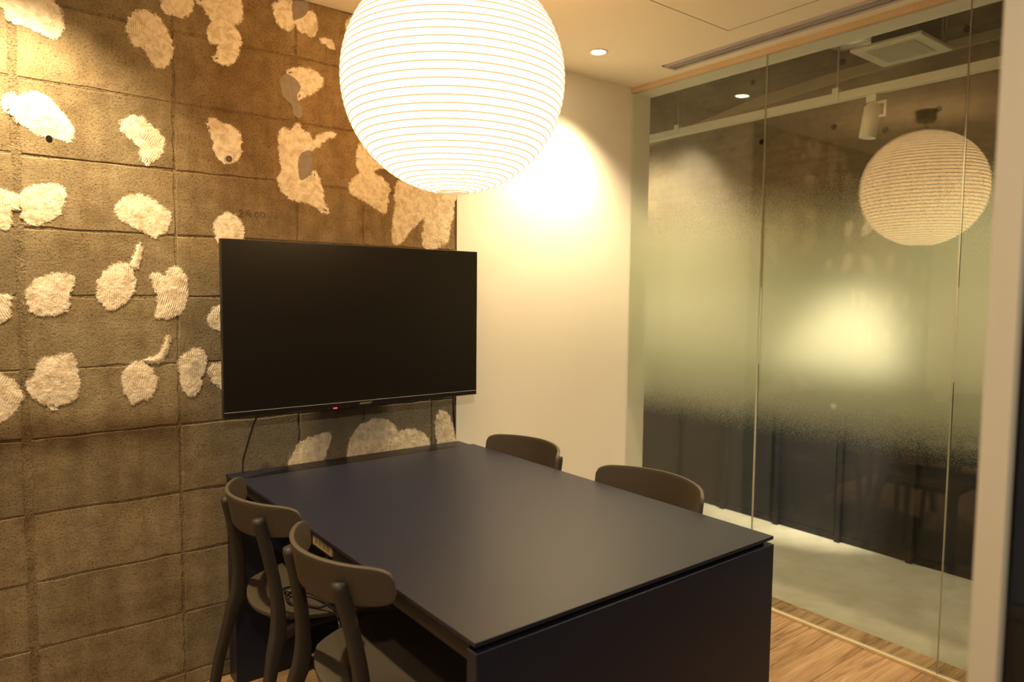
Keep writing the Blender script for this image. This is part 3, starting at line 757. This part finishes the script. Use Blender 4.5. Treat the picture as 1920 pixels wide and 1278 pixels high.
for k in range(4):
    bm = B(-0.0005, 0.0012, -0.006, -0.004, -0.006, 0.006); box(bm, -0.0005, 0.0012, 0.004, 0.006, -0.006, 0.006)
    obj('socket_slots', bm, M['dark_gap'], os_, loc=(TX0 + 0.0058 - 1.18, -0.822 + 0.025 * k + 0.75, 0.692))

# ------------------------------------------------------------------ chairs
def smoothstep(x): x = max(0, min(1, x)); return x * x * (3 - 2 * x)
def sheet(bm, grid_f, nu, nv, thick, dirv):
    """closed curved board: grid_f(u,v) -> point; dirv(u,v) -> unit normal; thickness with rounded rim"""
    A = [[bm.verts.new(grid_f(u / nu, v / nv) + dirv(u / nu, v / nv) * thick / 2) for u in range(nu + 1)] for v in range(nv + 1)]
    Bk = [[bm.verts.new(grid_f(u / nu, v / nv) - dirv(u / nu, v / nv) * thick / 2) for u in range(nu + 1)] for v in range(nv + 1)]
    for v in range(nv):
        for u in range(nu):
            bm.faces.new((A[v][u], A[v][u + 1], A[v + 1][u + 1], A[v + 1][u]))
            bm.faces.new((Bk[v][u], Bk[v + 1][u], Bk[v + 1][u + 1], Bk[v][u + 1]))
    loop = [(0, u) for u in range(nu)] + [(v, nu) for v in range(nv)] + [(nv, u) for u in range(nu, 0, -1)] + [(v, 0) for v in range(nv, 0, -1)]
    for a, b in zip(loop, loop[1:] + loop[:1]):
        bm.faces.new((A[a[0]][a[1]], Bk[a[0]][a[1]], Bk[b[0]][b[1]], A[b[0]][b[1]]))
BZ0, BZ1, BHW, BRAD = 0.674, 0.775, 0.219, 0.282
def back_point(u, v):
    y = -BHW * cos(pi * u) * 0.6 + (-BHW + 2 * BHW * u) * 0.4
    a = min(1, abs(y) / BHW)
    e = 0.0
    if a > 0.80: e = 1 - max(0, 1 - ((a - 0.80) / 0.20) ** 2.5) ** (1 / 2.5)
    hh = (BZ1 - BZ0) / 2
    zt = hh * (1 - 0.55 * e) - 0.003 * a * a
    zb = -hh * (1 - 0.50 * e) + 0.014 * smoothstep((a - 0.30) / 0.7)
    z = zb + (zt - zb) * v
    x = -0.034 + BRAD - sqrt(BRAD * BRAD - y * y) - 0.22 * z * (1 - 0.3 * a)
    return Vector((x, y, (BZ0 + BZ1) / 2 + z))
def back_norm(u, v):
    y = -BHW * cos(pi * u) * 0.6 + (-BHW + 2 * BHW * u) * 0.4
    return Vector((1, -y / sqrt(BRAD * BRAD - y * y), 0.2)).normalized()
def seat_point(u, v):
    """u across, v from back to front, superellipse outline"""
    a, b = 2 * u - 1, 2 * v - 1
    # square to squircle
    x = b * sqrt(1 - 0.42 * a * a); y = a * sqrt(1 - 0.42 * b * b)
    hw = 0.205 + 0.012 * b
    yy = y * hw * 1.12; xx = 0.238 + x * 0.215 * 1.06
    z = 0.448 - 0.012 * (1 - (a * a)) * smoothstep((1 - b) / 1.4) - 0.012 * smoothstep((b - 0.55) / 0.45)
    return Vector((xx, yy, z))
def chair(name, loc, rz, label, group):
    c = empty(name, loc, rz); tag(c, label, 'chair', group)
    bm = bmesh.new(); sheet(bm, back_point, 44, 8, 0.011, back_norm)
    o = obj('backrest', bm, M['chair'], c, True)
    bv = o.modifiers.new('soft', 'BEVEL'); bv.width = 0.003; bv.segments = 2; bv.limit_method = 'ANGLE'; bv.angle_limit = radians(50)
    bm = bmesh.new(); sheet(bm, seat_point, 18, 18, 0.014, lambda u, v: Vector((0, 0, 1)))
    o = obj('seat', bm, M['chair'], c, True)
    bv = o.modifiers.new('soft', 'BEVEL'); bv.width = 0.003; bv.segments = 2; bv.limit_method = 'ANGLE'; bv.angle_limit = radians(50)
    for s in (-1, 1):
        pts = [(-0.060, s * 0.205, 0.0), (-0.030, s * 0.190, 0.20), (0.006, s * 0.172, 0.36), (0.024, s * 0.162, 0.43), (0.022, s * 0.152, 0.53), (0.004, s * 0.140, 0.64), (-0.019, s * 0.131, 0.734)]
        q = spline(pts, 6)
        rad = []
        for p in q:
            z = p.z
            rad.append((0.0150 + 0.006 * math.exp(-((z - 0.41) / 0.07) ** 2), 0.0180 - 0.003 * max(0, 1 - z / 0.4)))
        rad[-1] = (0.0125, 0.0155); rad[-2] = (0.0148, 0.0178)
        bm = bmesh.new(); sweep(bm, q, rad, 16, 3.8, up=Vector((1, 0, 0.0001)))
        obj('leg', bm, M['chair_leg'], c, True)
        pts = [(0.405, s * 0.198, 0.0), (0.395, s * 0.190, 0.20), (0.380, s * 0.182, 0.36), (0.355, s * 0.174, 0.425)]
        q = spline(pts, 6)
        rad = [(0.011 + 0.006 * smoothstep((p.z - 0.25) / 0.18), 0.011 + 0.003 * p.z / 0.42) for p in q]
        bm = bmesh.new(); sweep(bm, q, rad, 12, 2.8, up=Vector((1, 0, 0.0001)))
        obj('leg', bm, M['chair_leg'], c, True)
        bm = bmesh.new(); a = Vector((-0.020, s * 0.131, 0.722)); b = Vector((0.000, s * 0.128, 0.726))
        sweep(bm, [a, b], (0.008, 0.008), 12); obj('knob', bm, M['chair_leg'], c, True)
    bm = bmesh.new()
    for s in (-1, 1):
        sweep(bm, spline([(0.022, s * 0.170, 0.405), (0.10, s * 0.166, 0.418), (0.28, s * 0.168, 0.418), (0.362, s * 0.174, 0.405)], 5), [(0.019, 0.010)] * 5 + [(0.012, 0.010)] * 6 + [(0.019, 0.010)] * 5, 10, 2.8)
    for xx in (0.05, 0.345):
        sweep(bm, [(xx, -0.166, 0.417), (xx, 0.166, 0.417)], (0.011, 0.010), 10, 2.8)
    obj('seat_frame', bm, M['chair_leg'], c, True)
    return c
chair('dining_chair', (0.619, -0.470, 0), 0.035, 'brown chair on the left of the table nearest the block wall, cable on seat', 'chairs around the table')
chair('dining_chair', (0.619, -0.995, 0), 0.035, 'brown chair on the left of the table nearest the viewer', 'chairs around the table')
chair('dining_chair', (1.745, -0.390, 0), pi, 'brown chair beyond the table against the plain white wall', 'chairs around the table')
chair('dining_chair', (1.745, -1.030, 0), pi, 'brown chair beyond the table in front of the glass partition', 'chairs around the table')

# ------------------------------------------------------------------ wall screen
tv = empty('wall_screen', (1.15, -0.12, 1.2265)); tag(tv, 'large black flat screen mounted on the block wall above the table', 'television')
W2, H2 = 0.500, 0.2915
obj('bezel', B(-W2, W2, -0.0175, 0.004, -H2, H2, bevel=0.0015), M['black'], tv)
obj('screen', B(-W2 + 0.004, W2 - 0.004, -0.0186, -0.0170, -H2 + 0.0195, H2 - 0.004), M['screen'], tv)
obj('chin_line', B(-W2 + 0.002, W2 - 0.002, -0.0190, -0.0170, -H2 + 0.0165, -H2 + 0.0182), M['grey_print'], tv)['label'] = 'thin bronze line above the lower bezel'
obj('back_housing', B(-0.40, 0.40, 0.004, 0.042, -0.24, 0.13, bevel=0.008), M['black'], tv)
obj('wall_bracket', B(-0.20, 0.20, 0.042, 0.118, -0.12, 0.10), M['black'], tv)
obj('power_led', B(-0.122, -0.108, -0.0185, -0.0125, -H2 - 0.003, -H2 + 0.0008, bevel=0.001), M['led'], tv)['label'] = 'red standby light'
fc = bpy.data.curves.new('logo', 'FONT'); fc.body = 'JAPANNEXT'; fc.size = 0.0092; fc.extrude = 0.0002; fc.shear = 0.28; fc.align_x = 'CENTER'; fc.align_y = 'CENTER'; fc.offset = 0.0001
tmp = bpy.data.objects.new('logo_text', fc); COL.objects.link(tmp)
lme = bpy.data.meshes.new_from_object(tmp.evaluated_get(bpy.context.evaluated_depsgraph_get()))
bpy.data.objects.remove(tmp)
lo = bpy.data.objects.new('logo', lme); COL.objects.link(lo); lme.materials.clear(); lme.materials.append(M['grey_print'])
lo.parent = tv; lo.location = (0.003, -0.0178, -H2 + 0.0078); lo.rotation_euler = (pi / 2, 0, 0); lo.scale = (0.95, 1, 1)
lo['label'] = 'small silver maker name on the lower bezel'
tag(wire('screen_cable', [(0.795, -0.085, 1.02), (0.789, -0.070, 0.945), (0.776, -0.030, 0.88), (0.757, -0.022, 0.81), (0.744, -0.022, 0.765), (0.739, -0.030, 0.7225)], 0.0032, M['cable']),
    'thin black cable hanging from the screen down to the table', 'cable')

# cable bundle over the chair seat
tag(wire('power_cable', [(0.735, -0.775, 0.675), (0.742, -0.735, 0.60), (0.775, -0.70, 0.505), (0.765, -0.648, 0.4615), (0.745, -0.60, 0.4555), (0.712, -0.555, 0.4555), (0.716, -0.505, 0.4550), (0.750, -0.480, 0.4550), (0.768, -0.452, 0.4550), (0.730, -0.448, 0.4555), (0.728, -0.480, 0.459), (0.772, -0.520, 0.4575), (0.790, -0.620, 0.4585), (0.786, -0.70, 0.4585), (0.772, -0.755, 0.445), (0.776, -0.765, 0.38), (0.790, -0.77, 0.20), (0.80, -0.80, 0.004), (0.86, -0.80, 0.004)], 0.0034, M['cable'], n=7),
    'black cable looped over the seat of the chair near the block wall', 'cable')

# ------------------------------------------------------------------ paper lantern
ln = empty('paper_lantern', tuple(LANTERN_C)); tag(ln, 'large glowing round paper lantern hanging over the table', 'lamp')
R = LANTERN_R; NR = 33
th0, th1 = math.asin(0.052 / R), pi - math.asin(0.046 / R)
zs = [R * cos(th0) + (R * cos(th1) - R * cos(th0)) * k / (NR + 1) for k in range(NR + 2)]
# equal paper height between ribs along the arc
ths = [th0 + (th1 - th0) * k / (NR + 13) for k in range(NR + 14)]
prof = []
for i in range(len(ths) - 1):
    for k in range(4):
        q = k / 4; th = ths[i] + (ths[i + 1] - ths[i]) * q
        rr = R * (1 + 0.0035 * sin(pi * q))
        prof.append((rr * sin(th), rr * cos(th)))
prof.append((R * sin(th1), R * cos(th1)))
bm = bmesh.new(); lathe(bm, prof, 72)
obj('paper_shade', bm, M['paper'], ln, True)['label'] = 'white glowing paper globe'
for i, th in enumerate(ths):
    rr = R * sin(th); z = R * cos(th)
    bm = torus(bmesh.new(), rr + 0.0007, 0.0022, z, 72, 6)
    obj('rib', bm, M['rib'], ln, True)
bm = bmesh.new()
sweep(bm, [(0, 0, -R * 1.01), (0, 0, R * 0.99)], (0.0016, 0.0016), 6)
sweep(bm, [(-0.046, 0, R * cos(th1)), (0.046, 0, R * cos(th1))], (0.0013, 0.0013), 6)
sweep(bm, [(-0.05, 0, R * cos(th0)), (0.05, 0, R * cos(th0))], (0.0013, 0.0013), 6)
obj('stretcher_wire', bm, M['rib'], ln)
bm = bmesh.new(); lathe(bm, [(0.001, -0.06), (0.02, -0.055), (0.034, -0.03), (0.034, -0.01), (0.018, 0.025), (0.014, 0.05)], 20)
obj('bulb', bm, M['lamp'], ln, True, loc=(0, 0, 0.02))
bm = bmesh.new(); lathe(bm, [(0.016, 0.06), (0.016, 0.12), (0.004, 0.13)], 16, cap=True); obj('socket', bm, M['black'], ln)
CD = HC - LANTERN_C.z
bm = bmesh.new(); lathe(bm, [(0.003, 0.12), (0.003, CD - 0.05)], 8, cap=True); obj('cord', bm, M['black'], ln)
bm = bmesh.new(); lathe(bm, [(0.006, CD - 0.062), (0.045, CD - 0.060), (0.052, CD - 0.052), (0.054, CD - 0.001)], 32, cap=True)
obj('ceiling_canopy', bm, M['black'], ln)['label'] = 'black ceiling cup'
